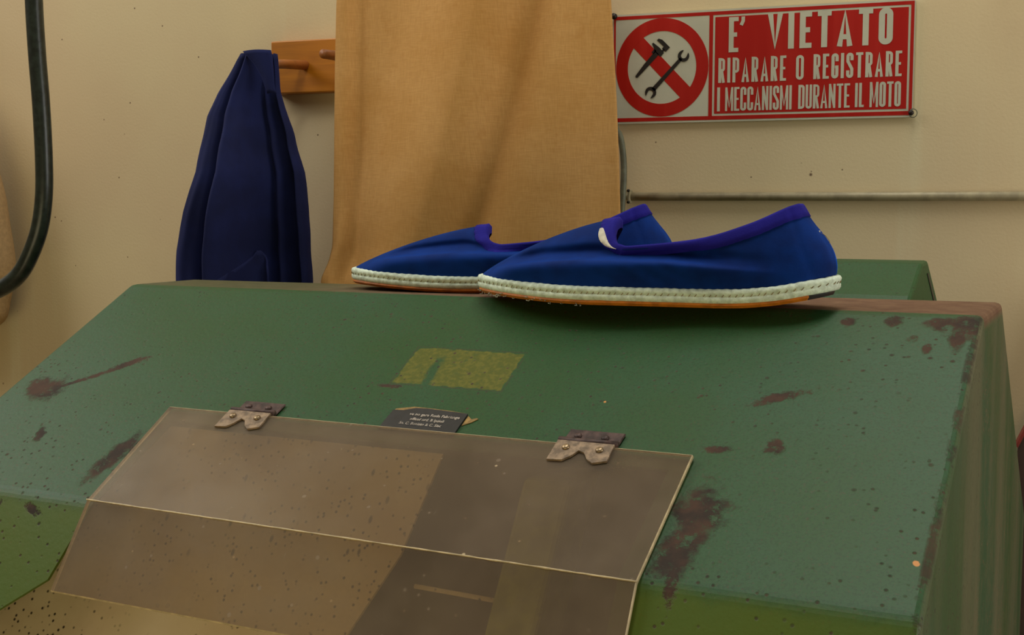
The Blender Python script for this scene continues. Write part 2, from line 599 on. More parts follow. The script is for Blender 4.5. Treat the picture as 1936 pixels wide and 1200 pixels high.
# inside: beige sheet, dark recess, olive post and a pale bar
NL = Vector((0, -math.sin(R(58)), math.cos(R(58))))
sheet_v = lambda w, d=.05: lo_v(w) - NL.y * d + (NL.z * d) / TL
bm = bmesh.new()
pts = [(-.728, -.46), (-.458, -.46), (-.348, -.198), (-.3263, -.1516), (-.316, -.092), (-.728, -.092)]
a = [bm.verts.new((u, sheet_v(w), w)) for u, w in pts]
bm.faces.new(a)
o = mesh_obj('inner_sheet', bm, M_BEIGE, mach)
mod_solid(o, .002, 1)
o['label'] = 'beige speckled sheet inside'
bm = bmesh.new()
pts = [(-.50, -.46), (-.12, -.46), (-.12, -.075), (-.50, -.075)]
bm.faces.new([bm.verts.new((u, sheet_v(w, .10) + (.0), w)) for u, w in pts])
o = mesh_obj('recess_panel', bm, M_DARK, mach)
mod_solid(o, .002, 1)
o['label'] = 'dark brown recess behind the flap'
bm = bmesh.new()
for z0, z1 in ((-.42, -.10),):
    lo = [bm.verts.new((u, sheet_v(z0, d), z0)) for u, d in ((-.2585, .048), (-.2245, .048), (-.2245, .09), (-.2585, .09))]
    hi = [bm.verts.new((u, sheet_v(z1, d), z1)) for u, d in ((-.2545, .048), (-.2215, .048), (-.2215, .09), (-.2545, .09))]
    bm.faces.new(hi)
    bm.faces.new(lo[::-1])
    for i in range(4):
        bm.faces.new((lo[i], lo[(i + 1) % 4], hi[(i + 1) % 4], hi[i]))
o = mesh_obj('post', bm, M_OLIVE, mach)
mod_bevel(o, .003, 2)
o['label'] = 'olive upright seen through the flap'
bm = bmesh.new()
w = -.171
add_tube(bm, [(-.318, sheet_v(w, .062), w), (-.256, sheet_v(w - .001, .062), w - .001)], .0016, 8)
mesh_obj('guide_rod', bm, M_BEIGE, mach, True)

# black label plate half under the flap, with its three lines of small type
slope_rot = Matrix.Rotation(R(28.42), 4, 'X')
PV = lambda u, v, h=0.: Vector((u, v - h * math.sin(R(28.42)), up_w(v) + h * math.cos(R(28.42))))
bm = bmesh.new()
pl = [(-.3722, -.1500), (-.3134, -.1500), (-.3134, -.1292), (-.331, -.1282), (-.346, -.1275), (-.3545, -.1278), (-.363, -.1308), (-.3712, -.1312)]
add_poly(bm, pl, .0004, .0016, PV)
plate = mesh_obj('label_plate', bm, M_PLATE, mach)
plate['label'] = 'black label plate with peeled top edge'
bm = bmesh.new()
add_poly(bm, [(-.3712, -.1312), (-.363, -.1308), (-.3545, -.1278), (-.346, -.1275), (-.331, -.1282), (-.3150, -.1292), (-.3150, -.1284),
              (-.331, -.1270), (-.346, -.1263), (-.357, -.1260), (-.3700, -.1290)], .0003, .0009, PV)
add_poly(bm, [(-.3128, -.1300), (-.3088, -.1330), (-.3055, -.1315), (-.3040, -.1322), (-.3078, -.1362), (-.3128, -.1395)], .0002, .0006, PV)
mesh_obj('peeled_edge', bm, M_PEEL, plate)


def text_mesh(body, size, spacing=1.0):
    c = D.curves.new('type', 'FONT')
    c.body = body
    c.size = size
    c.space_character = spacing
    c.resolution_u = 2
    c.extrude = .00012
    c.offset = size * .012
    o = D.objects.new('type', c)
    COL.objects.link(o)
    bpy.context.view_layer.update()
    me = D.meshes.new_from_object(o.evaluated_get(bpy.context.evaluated_depsgraph_get()))
    D.objects.remove(o)
    D.curves.remove(c)
    return me


bm = bmesh.new()
for body, u0, u1, v, hgt in (('ve no gara Ruda Fabriange', -.3560, -.3168, -.1352, .0034), ('officol ord. B Ipsioli', -.3530, -.3265, -.1398, .0034),
                             ('Sn. C. Bonisto & C. Siac', -.3590, -.3262, -.1442, .0034)):
    me = text_mesh(body, hgt)
    xs = [q.co.x for q in me.vertices]
    s = (u1 - u0) / (max(xs) - min(xs))
    x0 = min(xs)
    for q in me.vertices:
        co = q.co.copy()
        q.co = PV(u0 + (co.x - x0) * s, v + co.y, .0018 + co.z)
    bm.from_mesh(me)
    D.meshes.remove(me)
mesh_obj('lettering', bm, M_PLETTER, plate)

# clear flap: one bent sheet lying 4 mm off the two panels
FU0, FU1 = -.5466, -.1468
h0, ht = .0016, .003
bm = bmesh.new()
prof = []
for h in (h0, h0 + ht):
    A = PV(0, -.1506 + (h0 + ht - h) * .5, h)
    cb = Vector((0, CV, CW)) + Vector((0, -math.sin(R(43.2)), math.cos(R(43.2)))) * (h / math.cos(R(14.8)))
    Cc = Vector((0, lo_v(-.1848), -.1848)) + NL * h
    prof.append((A, cb, Cc))
nu = 1
for (mi, faces) in ((0, None),):
    pass
lowr = [[bm.verts.new((u, p.y, p.z)) for p in prof[0]] for u in (FU0, FU1)]
uppr = [[bm.verts.new((u, p.y, p.z)) for p in prof[1]] for u in (FU0, FU1)]
for row in (lowr, uppr):                       # the fold sits a little low, more so on the right
    for i, d in ((0, .0012), (1, .0042)):
        row[i][1].co += Vector((0, -math.cos(R(40)), -math.sin(R(40)))) * d
# trim the flap to its true outline: slightly wider along the hinge edge
for row in (lowr, uppr):
    row[0][0].co.x -= .0080
    row[0][2].co.x -= .0015
for i in (0, 1):
    bm.faces.new((uppr[0][i], uppr[1][i], uppr[1][i + 1], uppr[0][i + 1])).material_index = 0
    bm.faces.new((lowr[0][i], lowr[0][i + 1], lowr[1][i + 1], lowr[1][i])).material_index = 0
    for s in (0, 1):
        bm.faces.new((lowr[s][i], uppr[s][i], uppr[s][i + 1], lowr[s][i + 1])).material_index = 1
for i in (0, 2):
    bm.faces.new((lowr[0][i], lowr[1][i], uppr[1][i], uppr[0][i])).material_index = 1
flap = mesh_obj('guard_flap', bm, [M_ACRYL, M_ACEDGE], mach)
mb_ = mod_bevel(flap, .0007, 1, 45)
mb_.material = 1
flap['label'] = 'hazy clear acrylic flap bent along its middle'
bm = bmesh.new()
p = prof[1][1]
k = 90
pts = []
for i in range(k + 1):
    u = FU0 + (FU1 - FU0) * i / k
    d = .0012 + .003 * i / k
    pts.append((u, p.y - math.cos(R(40)) * d + .0002 * random.uniform(-1, 1), p.z - math.sin(R(40)) * d + .0001))
add_tube(bm, pts, lambda t: .00055 + .0003 * mnoise.noise((t * 40, 0, 0)), 6)
mesh_obj('fold_line', bm, M_ACEDGE, flap, True)


def hinge(uc, wide, skew):
    bm = bmesh.new()
    add_tube(bm, [PV(uc - wide * .5 - .001, -.1478, .0040), PV(uc + wide * .5 + .001, -.1478, .0040)], .0024, 12)
    kn = mesh_obj('hinge', bm, M_RUST, mach, True)
    kn['label'] = 'rusty hinge with a pale corroded leaf on the flap'
    bm = bmesh.new()
    add_poly(bm, [(uc - wide * .5, -.1478), (uc + wide * .5, -.1478), (uc + wide * .5 + .001, -.1350), (uc - wide * .5 + .001, -.1350)], .0006, .0020, PV)
    o = mesh_obj('upper_leaf', bm, M_RUST, kn)
    mod_bevel(o, .0006, 1)
    bm = bmesh.new()
    # leaf on the flap, its lower side eaten away
    pts = [(uc - wide * .5 - .0005, -.1500), (uc + wide * .5, -.1500), (uc + wide * .5 + .0005, -.1640), (uc + wide * .28, -.1668), (uc + wide * .16, -.1640),
           (uc + wide * .06, -.1590), (uc - wide * .05, -.1575), (uc - wide * .14, -.1625), (uc - wide * .26, -.1665), (uc - wide * .52, -.1672)]
    add_poly(bm, pts, h0 + ht + .0002, h0 + ht + .0016, PV)
    o = mesh_obj('lower_leaf', bm, M_PALE, kn)
    for du, dv, hh in ((-.27, -.1412, .0020), (.22, -.1412, .0020), (-.30, -.1560, h0 + ht + .0016), (.30, -.1560, h0 + ht + .0016)):
        bm = bmesh.new()
        c = PV(uc + wide * du, dv, hh)
        nrm = PV(0, 0, 1) - PV(0, 0, 0)
        add_tube(bm, [c, c + nrm * .0008, c + nrm * .0016], lambda t: .0026 if t < .7 else .0016, 10)
        mesh_obj('screw', bm, M_SCREW if dv < -.152 else M_RUST, kn, True)


hinge(-.4790, .036, 0)
hinge(-.2165, .038, 0)

# smaller hood at the back, of the same section
bm = bmesh.new()
rp = [(.108, -.030), (.150, .0010), (.202, .0250), (.231, .0260), (.330, -.030), (.330, -.30), (.108, -.30)]
ra, rb = -.40, -.068
va = [bm.verts.new((ra, v, w)) for v, w in rp]
vb = [bm.verts.new((rb, v, w)) for v, w in rp]
bm.faces.new(va)
bm.faces.new(vb[::-1])
for i in range(len(rp)):
    j = (i + 1) % len(rp)
    bm.faces.new((va[i], va[j], vb[j], vb[i]))
rear = mesh_obj('rear_hood', bm, M_GREEN2, mach)
mod_bevel(rear, .003, 2, 18)
rear['label'] = 'smaller green hood rising behind the ledge'
bm = bmesh.new()
sl = [(.226, .0150), (.233, .0150), (.300, -.0245), (.291, -.0245)]
add_poly(bm, sl, rb - .001, rb + .0006, lambda a, b, c: Vector((c, a, b)))
mesh_obj('slot', bm, M_SBLACK, rear)


# ------------------------------------------------------------------ slippers
def slipper(name, label, loc, rz, side, L, ridge_tip, mirror, group):
    """side: near side of the opening; heel at x = L, toe at x = 0"""
    root = thing(name, label, 'slipper', loc, rz, group)
    ts, tz = ridge_tip
    k = L / .283
    S = [(0, 0, 0), (.045, .0035, .0125), (.1, .013, .0225), (.2, .042, .0365), (.35, .092, .0462), (.5, .135, .0445), (.65, .182, .038),
         (.8, .228, .0345), (.9, .259, .0275), (.96, .277, .0140), (1, .281, 0)]
    zs = side
    T = [(0, ts, 0, tz), (.1, ts + .0010, .0095, tz - .0020), (.2, ts + .0035, .0195, tz - .0085), (.3, ts + .0080, .0275, zs + .0035), (.4, ts + .0150, .0318, zs + .0003),
         (.5, ts + .0270, .0333, zs), (.65, .190, .0318, zs + .0055), (.8, .224, .0272, .0575), (.9, .2465, .0175, .0680), (.96, .2535, .0085, .0712), (1, .2550, 0, .0715)]
    S = [(a[0], a[1] * k) + tuple(a[2:]) for a in S]
    T = [(a[0], a[1] * k) + tuple(a[2:]) for a in T]
    S = smooth_tab(S)
    T = smooth_tab(T)
    lift_tab = smooth_tab([(0, .0048), (.03, .0030), (.07, .0008), (.11, 0), (.20, 0), (.235, .0022), (.262, .0068), (.285, .0115)])
    lift = lambda s: max(0., interp(lift_tab, s)[0])
    SOLE = .0131
    NK, NQ = 130, 44

    def base(h):
        far = h > 1
        hh = 2 - h if far else h
        s, t = interp(S, hh)
        t = max(0, t)
        x, y, z = interp(T, hh)
        sg = 1 if far else -1
        if far:                         # the far edge of the opening is cut lower
            dip = sstep(.02, .26, hh) * (1 - sstep(.45, .85, hh))
            z -= .0125 * dip
            x -= .020 * dip * (1 - sstep(.35, .6, hh))
        return Vector((s, sg * t, lift(s) + SOLE)), Vector((x, sg * max(0, y), z)), hh, sg

    def surf(h, q, off=0.):
        s, t, hh, sg = base(h)
        out = Vector((s.x - .14 if hh < .25 else 0, 0, 0))
        dz = t.z - s.z
        # directions in which the upper leaves the sole and reaches the opening
        e = .0015
        s2 = base(min(2, h + e))[0]
        s1 = base(max(0, h - e))[0]
        tg = (s2 - s1)
        tg.z = 0
        tg.normalize()
        nrm = Vector((tg.y, -tg.x, 0))
        if nrm.dot(Vector((s.x - .14, s.y, 0))) < 0:
            nrm = -nrm
        toe = 1 - sstep(.05, .42, hh)
        heel = sstep(.82, .97, hh)
        mid = max(0., 1 - toe - heel)
        p0 = s - nrm * .0015
        flat = Vector((t.x - s.x, t.y - s.y, 0))
        p1 = p0 + nrm * (.0045 * mid + .0015 * toe + .0030 * heel) + Vector((0, 0, dz * (.46 * mid + .16 * toe + .42 * heel))) + flat * (.07 * toe)
        p2 = t - flat * (.30 * mid + .42 * toe + .34 * heel) - Vector((0, 0, dz * (.34 * mid + .15 * toe + .33 * heel)))
        p = p0 * (1 - q) ** 3 + p1 * 3 * q * (1 - q) ** 2 + p2 * 3 * q * q * (1 - q) + t * q ** 3
        # soft fold that runs along the side, hollow above it
        z0 = interp([(0, .0190), (.02, .0235), (.06, .0285), (.10, .0318), (.165, .0318), (.205, .0285), (.25, .0250)], p.x)[0]
        fade = sstep(.012, .05, p.x) * (1 - sstep(.17, .25, p.x)) * sstep(.010, .024, abs(p.y))
        d = p.z - z0
        b = .0080 * math.exp(-(d / (.0085 if d < 0 else .0015)) ** 2) - .0072 * math.exp(-((d - .0066) / .0042) ** 2) * (1 - sstep(.80, .97, q))
        # pull wrinkles behind the ball and small ones at the heel
        wr = math.sin((p.x * 1.0 + p.z * 1.35) * 330) * .00055 * math.exp(-((p.x - .152) / .030) ** 2) * math.exp(-((p.z - .022) / .007) ** 2)
        wr += .0012 * mnoise.noise((p.x * 34, p.y * 20 + sg * 3, p.z * 55)) * sstep(.12, .2, p.x) * (1 - sstep(.8, 1, q))
        seam = -.0009 * math.exp(-((p.x + (p.z - .03) * .42 - .262) / .0016) ** 2) * heel_side(hh)
        p = p + nrm * (b * fade + wr + seam + off)
        if off and toe > .3:
            p.z += off * toe
        return p

    def heel_side(hh):
        return sstep(.8, .88, hh) * (1 - sstep(.985, 1, hh))

    qs = [(i / NQ) for i in range(NQ + 1)]
    bm = bmesh.new()
    rows = []
    for i in range(NK * 2):
        h = 2 * i / (NK * 2)
        rows.append([bm.verts.new(surf(h, q)) for q in qs])
    for i in range(len(rows)):
        a, b = rows[i], rows[(i + 1) % len(rows)]
        for j in range(NQ):
            bm.faces.new((a[j], b[j], b[j + 1], a[j + 1]))
    up = mesh_obj('upper', bm, [M_VELVET, M_LINING], root, True)
    m = mod_solid(up, .0016, -1)
    m.material_offset = 1
    m.material_offset_rim = 0
    up['label'] = 'blue velvet upper'

    # tape bound over the opening edge
    bm = bmesh.new()
    rows = []
    for i in range(NK * 2):
        h = 2 * i / (NK * 2)
        t = surf(h, 1)
        # find q about 8.5 mm below the edge
        q = 1.
        acc = 0.
        prev = t
        while acc < .0088 and q > .3:
            q -= .01
            c = surf(h, q)
            acc += (c - prev).length
            prev = c
        s, _, hh, sg = base(h)
        tip = 1 - sstep(.05, .2, hh)
        o_ = .0011
        lo = surf(h, q, .0002)
        e1 = surf(h, q + (1 - q) * .06, o_)
        e2 = surf(h, q + (1 - q) * .5, o_)
        e3 = surf(h, 1, o_ * .8)
        inn = (Vector((.16, 0, 0)) - Vector((t.x, t.y, 0)))
        inn.normalize()
        top = t + Vector((0, 0, .0013)) + inn * .0006
        i1 = t + inn * .0028 - Vector((0, 0, .001))
        i2 = t + inn * .0026 - Vector((0, 0, .007))
        rows.append([bm.verts.new(p) for p in (lo, e1, e2, e3, top, i1, i2)])
    for i in range(len(rows)):
        a, b = rows[i], rows[(i + 1) % len(rows)]
        for j in range(6):
            bm.faces.new((a[j], b[j], b[j + 1], a[j + 1]))
    bd = mesh_obj('binding', bm, M_BIND, root, True)
    bd['label'] = 'violet blue tape round the opening'

    # rope sole: a coiled band with a braided edge
    def outline(h, off, z):
        s, t, hh, sg = base(h)
        e = .0015
        a, b = base(max(0, h - e))[0], base(min(2, h + e))[0]
        tg = b - a
        tg.z = 0
        tg.normalize()
        nrm = Vector((tg.y, -tg.x, 0))
        if nrm.dot(Vector((s.x - .14, s.y, 0))) < 0:
            nrm = -nrm
        p = s + nrm * off
        p.z = lift(s.x) + z
        return p

    NO = 480
    prof = [(-.004, .0034), (.0006, .0036), (.0016, .0054), (.0017, .0076), (.0006, .0086), (.0016, .0096), (.0019, .0112), (.0010, .0130), (-.001, .0136), (-.006, .0132)]
    bm = bmesh.new()
    rows = []
    for i in range(NO):
        h = 2 * i / NO
        row = []
        for j, (o_, z) in enumerate(prof):
            wv = 0
            if 5 <= j <= 8:
                wv = .00022 * math.sin(i * 2 * math.pi / 4.8)
            elif 2 <= j <= 3:
                wv = .00025 * math.sin(i * 2 * math.pi / 7 + j)
            wv += .0004 * mnoise.noise((i * .09, j * .7, 1.3))
            row.append(bm.verts.new(outline(h, o_ + wv, z + (wv * .7 if j > 4 else 0))))
        rows.append(row)
    for i in range(NO):
        a, b = rows[i], rows[(i + 1) % NO]
        for j in range(len(prof) - 1):
            bm.faces.new((a[j], b[j], b[j + 1], a[j + 1]))
    bm.faces.new([r[0] for r in rows])
    sole = mesh_obj('rope_sole', bm, M_ROPE, root, True)
    sole['label'] = 'pale rope sole'
    # stitches
    bm = bmesh.new()
    ns = 128
    for i in range(ns):
        h = 2 * (i + .3 * random.random()) / ns
        a = outline(h, .0010, .0080)
        b = outline(h + .0035, .0016, .0090)
        c = outline(h + .005, .0017, .0098)
        add_tube(bm, [a, b, c], .00030, 5)
    mesh_obj('stitching', bm, M_STITCH, sole, True)

    # rubber tread, its heel end black
    for nm, mt, cond in (('rubber_tread', M_RUBBER, False), ('heel_tip', M_BLACKRUB, True)):
        bm = bmesh.new()
        n2 = 200
        if not cond:
            hs = [2 * i / n2 for i in range(n2)]
            ring = [h for h in hs if not (.93 < h < 1.07)]
            ring = [h for h in hs if h <= .92] + [h for h in hs if h >= 1.08]
        else:
            ring = [.92 + .16 * i / 24 for i in range(25)]
        lo = [bm.verts.new(outline(h, -.0012 if not cond else -.003, .0002 if not cond else .0)) for h in ring]
        md = [bm.verts.new(outline(h, .0010 if not cond else -.0022, .0022)) for h in ring]
        hi = [bm.verts.new(outline(h, .0004 if not cond else -.003, .0041)) for h in ring]
        nn = len(ring)
        for a, b in ((lo, md), (md, hi)):
            for i in range(nn):
                j = (i + 1) % nn
                bm.faces.new((a[i], a[j], b[j], b[i]))
        fs = [bm.faces.new(lo[::-1]), bm.faces.new(hi)]
        bmesh.ops.triangulate(bm, faces=fs)
        o = mesh_obj(nm, bm, mt, root)
        if cond:
            o['label'] = 'black heel tip under the rope sole'
        else:
            o['label'] = 'ochre rubber tread'

    # insole
    bm = bmesh.new()
    bm.faces.new([bm.verts.new(outline(2 * i / 96, -.0035, .0125)) for i in range(96)])
    bmesh.ops.triangulate(bm, faces=bm.faces[:])
    mesh_obj('insole', bm, M_LINING, root)
    return root, surf, outline


SL = 'slippers on the machine ledge'
O = Vector((.00394, .86645, LEDGE_Z))
MU = Vector((math.cos(MR), math.sin(MR), 0))
MV = Vector((-math.sin(MR), math.cos(MR), 0))
place = lambda u, v, w=0.: O + MU * u + MV * v + Vector((0, 0, w))
front, fs, fo = slipper('slipper', 'blue velvet slipper in front, showing a white crescent of lining at its throat', place(-.3735, .0085, .0004), MR, .0418, .279,
                        (.1150, .0620), False, SL)
back_s, bs, bo = slipper('slipper', 'blue velvet slipper behind the other one, its toe nearest the hanging brown cloth', place(-.5232, .0512, .0004), MR + R(12.3), .0390, .283,
                         (.1205, .0550), False, SL)

# torn tape on the front slipper: crescent of white lining
bm = bmesh.new()
rows = []
for i in range(13):
    t = i / 12
    h = .17 + .215 * t
    wd = math.sin(math.pi * min(1, t * .9 + .12)) * .034 + .003
    qc = .925 - .015 * math.sin(t * math.pi)
    rows.append([bm.verts.new(fs(h, qc + d * wd, .0017 if abs(d) < .9 else .0009)) for d in (-1, -.5, 0, .5, 1)])
for a, b in zip(rows, rows[1:]):
    for j in range(4):
        bm.faces.new((a[j], a[j + 1], b[j + 1], b[j]))
o = mesh_obj('torn_lining', bm, M_LINING, front, True)
o['label'] = 'white crescent where the tape is torn'
# loose thread at the heel
bm = bmesh.new()
add_tube(bm, catmull([(.2570, -.006, .0525), (.2590, -.004, .0522), (.2615, -.003, .0530), (.2645, -.002, .0534)], 4), .0008, 5)
mesh_obj('white_thread', bm, M_LINING, front, True)
bm = bmesh.new()
add_tube(bm, catmull([(.2625, -.002, .0530), (.2665, 0, .0515), (.2700, .002, .0470), (.2695, .002, .043)], 5), .00018, 5)
mesh_obj('loose_thread', bm, M_STITCH, front, True)
# frayed jute under the toe
bm = bmesh.new()
for i in range(46):
    h = .06 + .36 * random.random() ** 1.4
    a = fo(h, -.001, .0028)
    b = a + Vector((random.uniform(-.003, .003), random.uniform(-.003, .0), random.uniform(-.0035, .0006) - .0006))
    b.z = max(b.z, -.0002 if b.y + .0085 > .0 else -.004)
    c = b + Vector((random.uniform(-.002, .002), random.uniform(-.0015, .001), random.uniform(-.0002, .001)))
    add_tube(bm, [a, b, c], .00030, 4)
mesh_obj('frayed_threads', bm, M_FRAY, front, True)

# ------------------------------------------------------------------ coat rack, jacket, hanging cloth
rack = thing('coat_rack', 'orange wooden peg board fixed to the wall beside the navy jacket', 'coat rack', (-.73, WALL_Y, 1.364))
bm = bmesh.new()
add_box(bm, -.125, .20, -.020, -.0002, 0, .066)
o = mesh_obj('board', bm, M_WOOD, rack)
mod_bevel(o, .0015, 2)
bm = bmesh.new()
add_tube(bm, [(-.076, -.018, .0345), (-.076, -.07, .0305), (-.0755, -.100, .0275)], lambda t: .0060 - .0006 * t, 14)
mesh_obj('peg', bm, M_PEG, rack, True)
bm = bmesh.new()
add_tube(bm, [(-.012, -.018, .0425), (-.012, -.06, .0395), (-.0115, -.088, .0382)], lambda t: .0065 - .0008 * t, 14)
mesh_obj('peg', bm, M_PEG, rack, True)
for x in (-.1185, .19):
    bm = bmesh.new()
    add_tube(bm, [(x, -.0195, .0185), (x, -.0212, .0185)], .0013, 8)
    mesh_obj('screw', bm, M_NAIL, rack, True)

jacket = thing('work_jacket', 'navy blue cotton work jacket hanging from a wooden peg', 'jacket', (-.80, 1.31, 1.39))
JT = [(1.4021, -.8371, -.7931), (1.3965, -.8416, -.7918), (1.3792, -.8539, -.7906), (1.3574, -.8710, -.7896), (1.3304, -.8876, -.7807), (1.3050, -.8944, -.7725),
      (1.2847, -.8995, -.7680), (1.2719, -.9029, -.7637), (1.2623, -.9047, -.7602), (1.2142, -.9231, -.7567), (1.1691, -.9337, -.7546), (1.1334, -.9363, -.7523),
      (1.0191, -.9365, -.7505), (.80, -.9330, -.7480)]
jl = [(t, -.0) for t in ()]


def jrow(z):
    tab = sorted((a, b, c) for a, b, c in JT)
    return interp(tab, z)


def jfold(r, z):
    """how far the cloth stands out at r across the jacket and height z"""
    g = 1.7 * (1 - sstep(1.15, 1.405, z) * .75)
    c = .03 * (z - 1.2)
    f = .008 * math.exp(-((r - .16) / .09) ** 2) - .018 * math.exp(-((r - .355 + c) / .035) ** 2)
    f += .018 * math.exp(-((r - .50 + c) / .075) ** 2) - .034 * sstep(.58, .70, r + c) * (1 - sstep(.93, 1, r))
    f += .007 * math.exp(-((r - .80) / .035) ** 2) - .006 * math.exp(-((r - .74) / .02) ** 2)
    f += .004 * mnoise.noise((r * 7, z * 4, 0)) + .002 * mnoise.noise((r * 16, z * 9, 4))
    return f * g


def jacket_piece(name, r0, r1, zt, zb, lift_, nr, nz, wob=0):
    bm = bmesh.new()
    rows = []
    for i in range(nz + 1):
        z = zt + (zb - zt) * i / nz
        a, b = jrow(z)
        a += .0120 * sstep(1.40, 1.2, z)
        a += .0012 * mnoise.noise((z * 30, 1, 0))
        b += .0014 * mnoise.noise((z * 40, 5, 0))
        row = []
        full = (r0 <= 0 and r1 >= 1)
        dep = .020 + .045 * sstep(1.405, 1.2, z)
        for j in range(nr + 1):
            r = r0 + (r1 - r0) * j / nr
            x = a + (b - a) * r
            rr = max(0., 1 - (2 * r - 1) ** 2)
            y = 1.310 - dep * (rr ** .5) - jfold(r, z) * min(1, rr * 4) - lift_ * sstep(r0, r0 + .10, r) * (1 - sstep(r1 - .04, r1 + .02, r)) * sstep(zt, zt - .08, z) + (.002 if lift_ else 0)
            row.append(bm.verts.new((x + .80, y - 1.31, z - 1.39)))
        if full:
            for j in range(nr - 1, 0, -1):
                r = j / nr
                x = a + (b - a) * r
                rr = max(0., 1 - (2 * r - 1) ** 2)
                row.append(bm.verts.new((x + .80, 1.310 + dep * .8 * rr ** .5 - 1.31, z - 1.39)))
        rows.append(row)
    for p, q in zip(rows, rows[1:]):
        m = len(p)
        for j in range(m if r0 <= 0 and r1 >= 1 else m - 1):
            k = (j + 1) % m
            bm.faces.new((p[j], q[j], q[k], p[k]))
    if r0 <= 0 and r1 >= 1:
        bm.faces.new(rows[0])
        bm.faces.new(rows[-1][::-1])
    return mesh_obj(name, bm, M_NAVY, jacket, True)


jacket_piece('jacket_body', 0, 1, 1.4021, .80, 0, 70, 90)
# turned over collar at the peg and the pocket edge near the ledge
bm = bmesh.new()
rows = []
for i in range(13):
    t = i / 12
    z = 1.4026 - .050 * t
    a, b = jrow(z)
    x0 = interp([(0, -.8202), (.30, -.8060), (.62, -.7967), (1, -.7905)], t)[0]
    row = []
    for j in range(9):
        s = j / 8
        x = x0 + (b + .0105 - x0) * s
        y = 1.2800 - .003 * math.sin(math.pi * s) + .004 * t
        row.append(bm.verts.new((x + .80, y - 1.31, z - 1.39 + .001 * math.sin(math.pi * s))))
    rows.append(row)
for p, q in zip(rows, rows[1:]):
    for j in range(8):
        bm.faces.new((p[j], q[j], q[j + 1], p[j + 1]))
o = mesh_obj('collar', bm, M_NAVY, jacket, True)
mod_solid(o, .003, -1)
bm = bmesh.new()
rows = []
for i in range(9):
    t = i / 8
    z = 1.168 - .050 * t
    r1 = .725 + .055 * min(1, t * 2)
    r0 = .712 - .175 * t
    row = []
    for j in range(9):
        r = r0 + (r1 - r0) * j / 8
        a, b = jrow(z)
        x = a + (b - a) * r
        rr = max(0., 1 - (2 * r - 1) ** 2)
        y = 1.310 - (.020 + .045 * sstep(1.405, 1.2, z)) * rr ** .5 - jfold(r, z) * .8 - .0150
        row.append(bm.verts.new((x + .80, y - 1.31, z - 1.39)))
    rows.append(row)
for p, q in zip(rows, rows[1:]):
    for j in range(8):
        bm.faces.new((p[j], q[j], q[j + 1], p[j + 1]))
o = mesh_obj('pocket_flap', bm, M_NAVY, jacket, True)
mod_solid(o, .0025, -1)

CT = sorted([(1.5179, -.7019, -.3789), (1.4491, -.7064, -.3761), (1.3912, -.7086, -.3733), (1.3329, -.7102, -.3705), (1.2740, -.7118, -.3677), (1.2149, -.7134, -.3655),
             (1.1732, -.7147, -.3640), (1.1552, -.7185, -.3633), (1.1353, -.7266, -.3625), (1.05, -.7250, -.3590), (1.60, -.698, -.380)])
bm = bmesh.new()
rows = []
NZ, NX = 110, 120
for i in range(NZ + 1):
    z = 1.60 - .565 * i / NZ
    a, b = interp(CT, z)
    row = []
    for j in range(NX + 1):
        r = j / NX
        x = a + (b - a) * r
        # one broad slanting hollow, a sharp pleat by the left edge, crumples at the foot
        c = .66 - (1.449 - z) * .90
        f = .040 * (sstep(c - .45, c - .06, r) * (1 - sstep(c - .08, c + .09, r))) + .016 * sstep(c + .06, c + .20, r) * (1 - sstep(c + .2, c + .45, r))
        f += .006 * math.exp(-((r - .035) / .03) ** 2) - .004 * math.exp(-((r - .085) / .022) ** 2)
        f += .003 * math.sin(r * 21 + 2 * z) * .5
        low = sstep(1.24, 1.12, z)
        f += low * (.006 * math.exp(-((r - .05 - (1.2 - z) * -.9) / .03) ** 2) + .006 * mnoise.noise((r * 9, z * 16, 2)) * (1 - sstep(.1, .45, r)))
        f += .0022 * mnoise.noise((r * 5, z * 4, 7))
        row.append(bm.verts.new((x, 1.303 - f, z)))
    rows.append(row)
for p, q in zip(rows, rows[1:]):
    for j in range(NX):
        bm.faces.new((p[j], q[j], q[j + 1], p[j + 1]))
cloth = mesh_obj('hanging_cloth', bm, M_LINEN, None, True)
mod_solid(cloth, .0018, 1)
tag(cloth, 'brown linen cloth hanging flat down the wall behind the slippers', 'cloth')

# ------------------------------------------------------------------ prohibition sign
sign = thing('prohibition_sign', 'red and white enamel notice with crossed-out spanners and Italian wording', 'sign', (-.4065, WALL_Y - .004, 1.3165))
SX = .3345 / 333
SY = .1250 / 125


def sg_pt(d):
    return lambda a, b, c: Vector((a * SX, -c, b * SY))


def rrect(x0, y0, x1, y1, r, n=4):
    p = []
    for cx, cy, a0 in ((x1 - r, y1 - r, 0), (x0 + r, y1 - r, 90), (x0 + r, y0 + r, 180), (x1 - r, y0 + r, 270)):
        for i in range(n + 1):
            a = R(a0 + 90 * i / n)
            p.append((cx + r * math.cos(a), cy + r * math.sin(a)))
    return p


SP = sg_pt(0)
bm = bmesh.new()
add_poly(bm, rrect(0, 0, 333, 125, 3), -.0035, .0008, SP)
o = mesh_obj('sign_plate', bm, M_SWHITE, sign)
bm = bmesh.new()
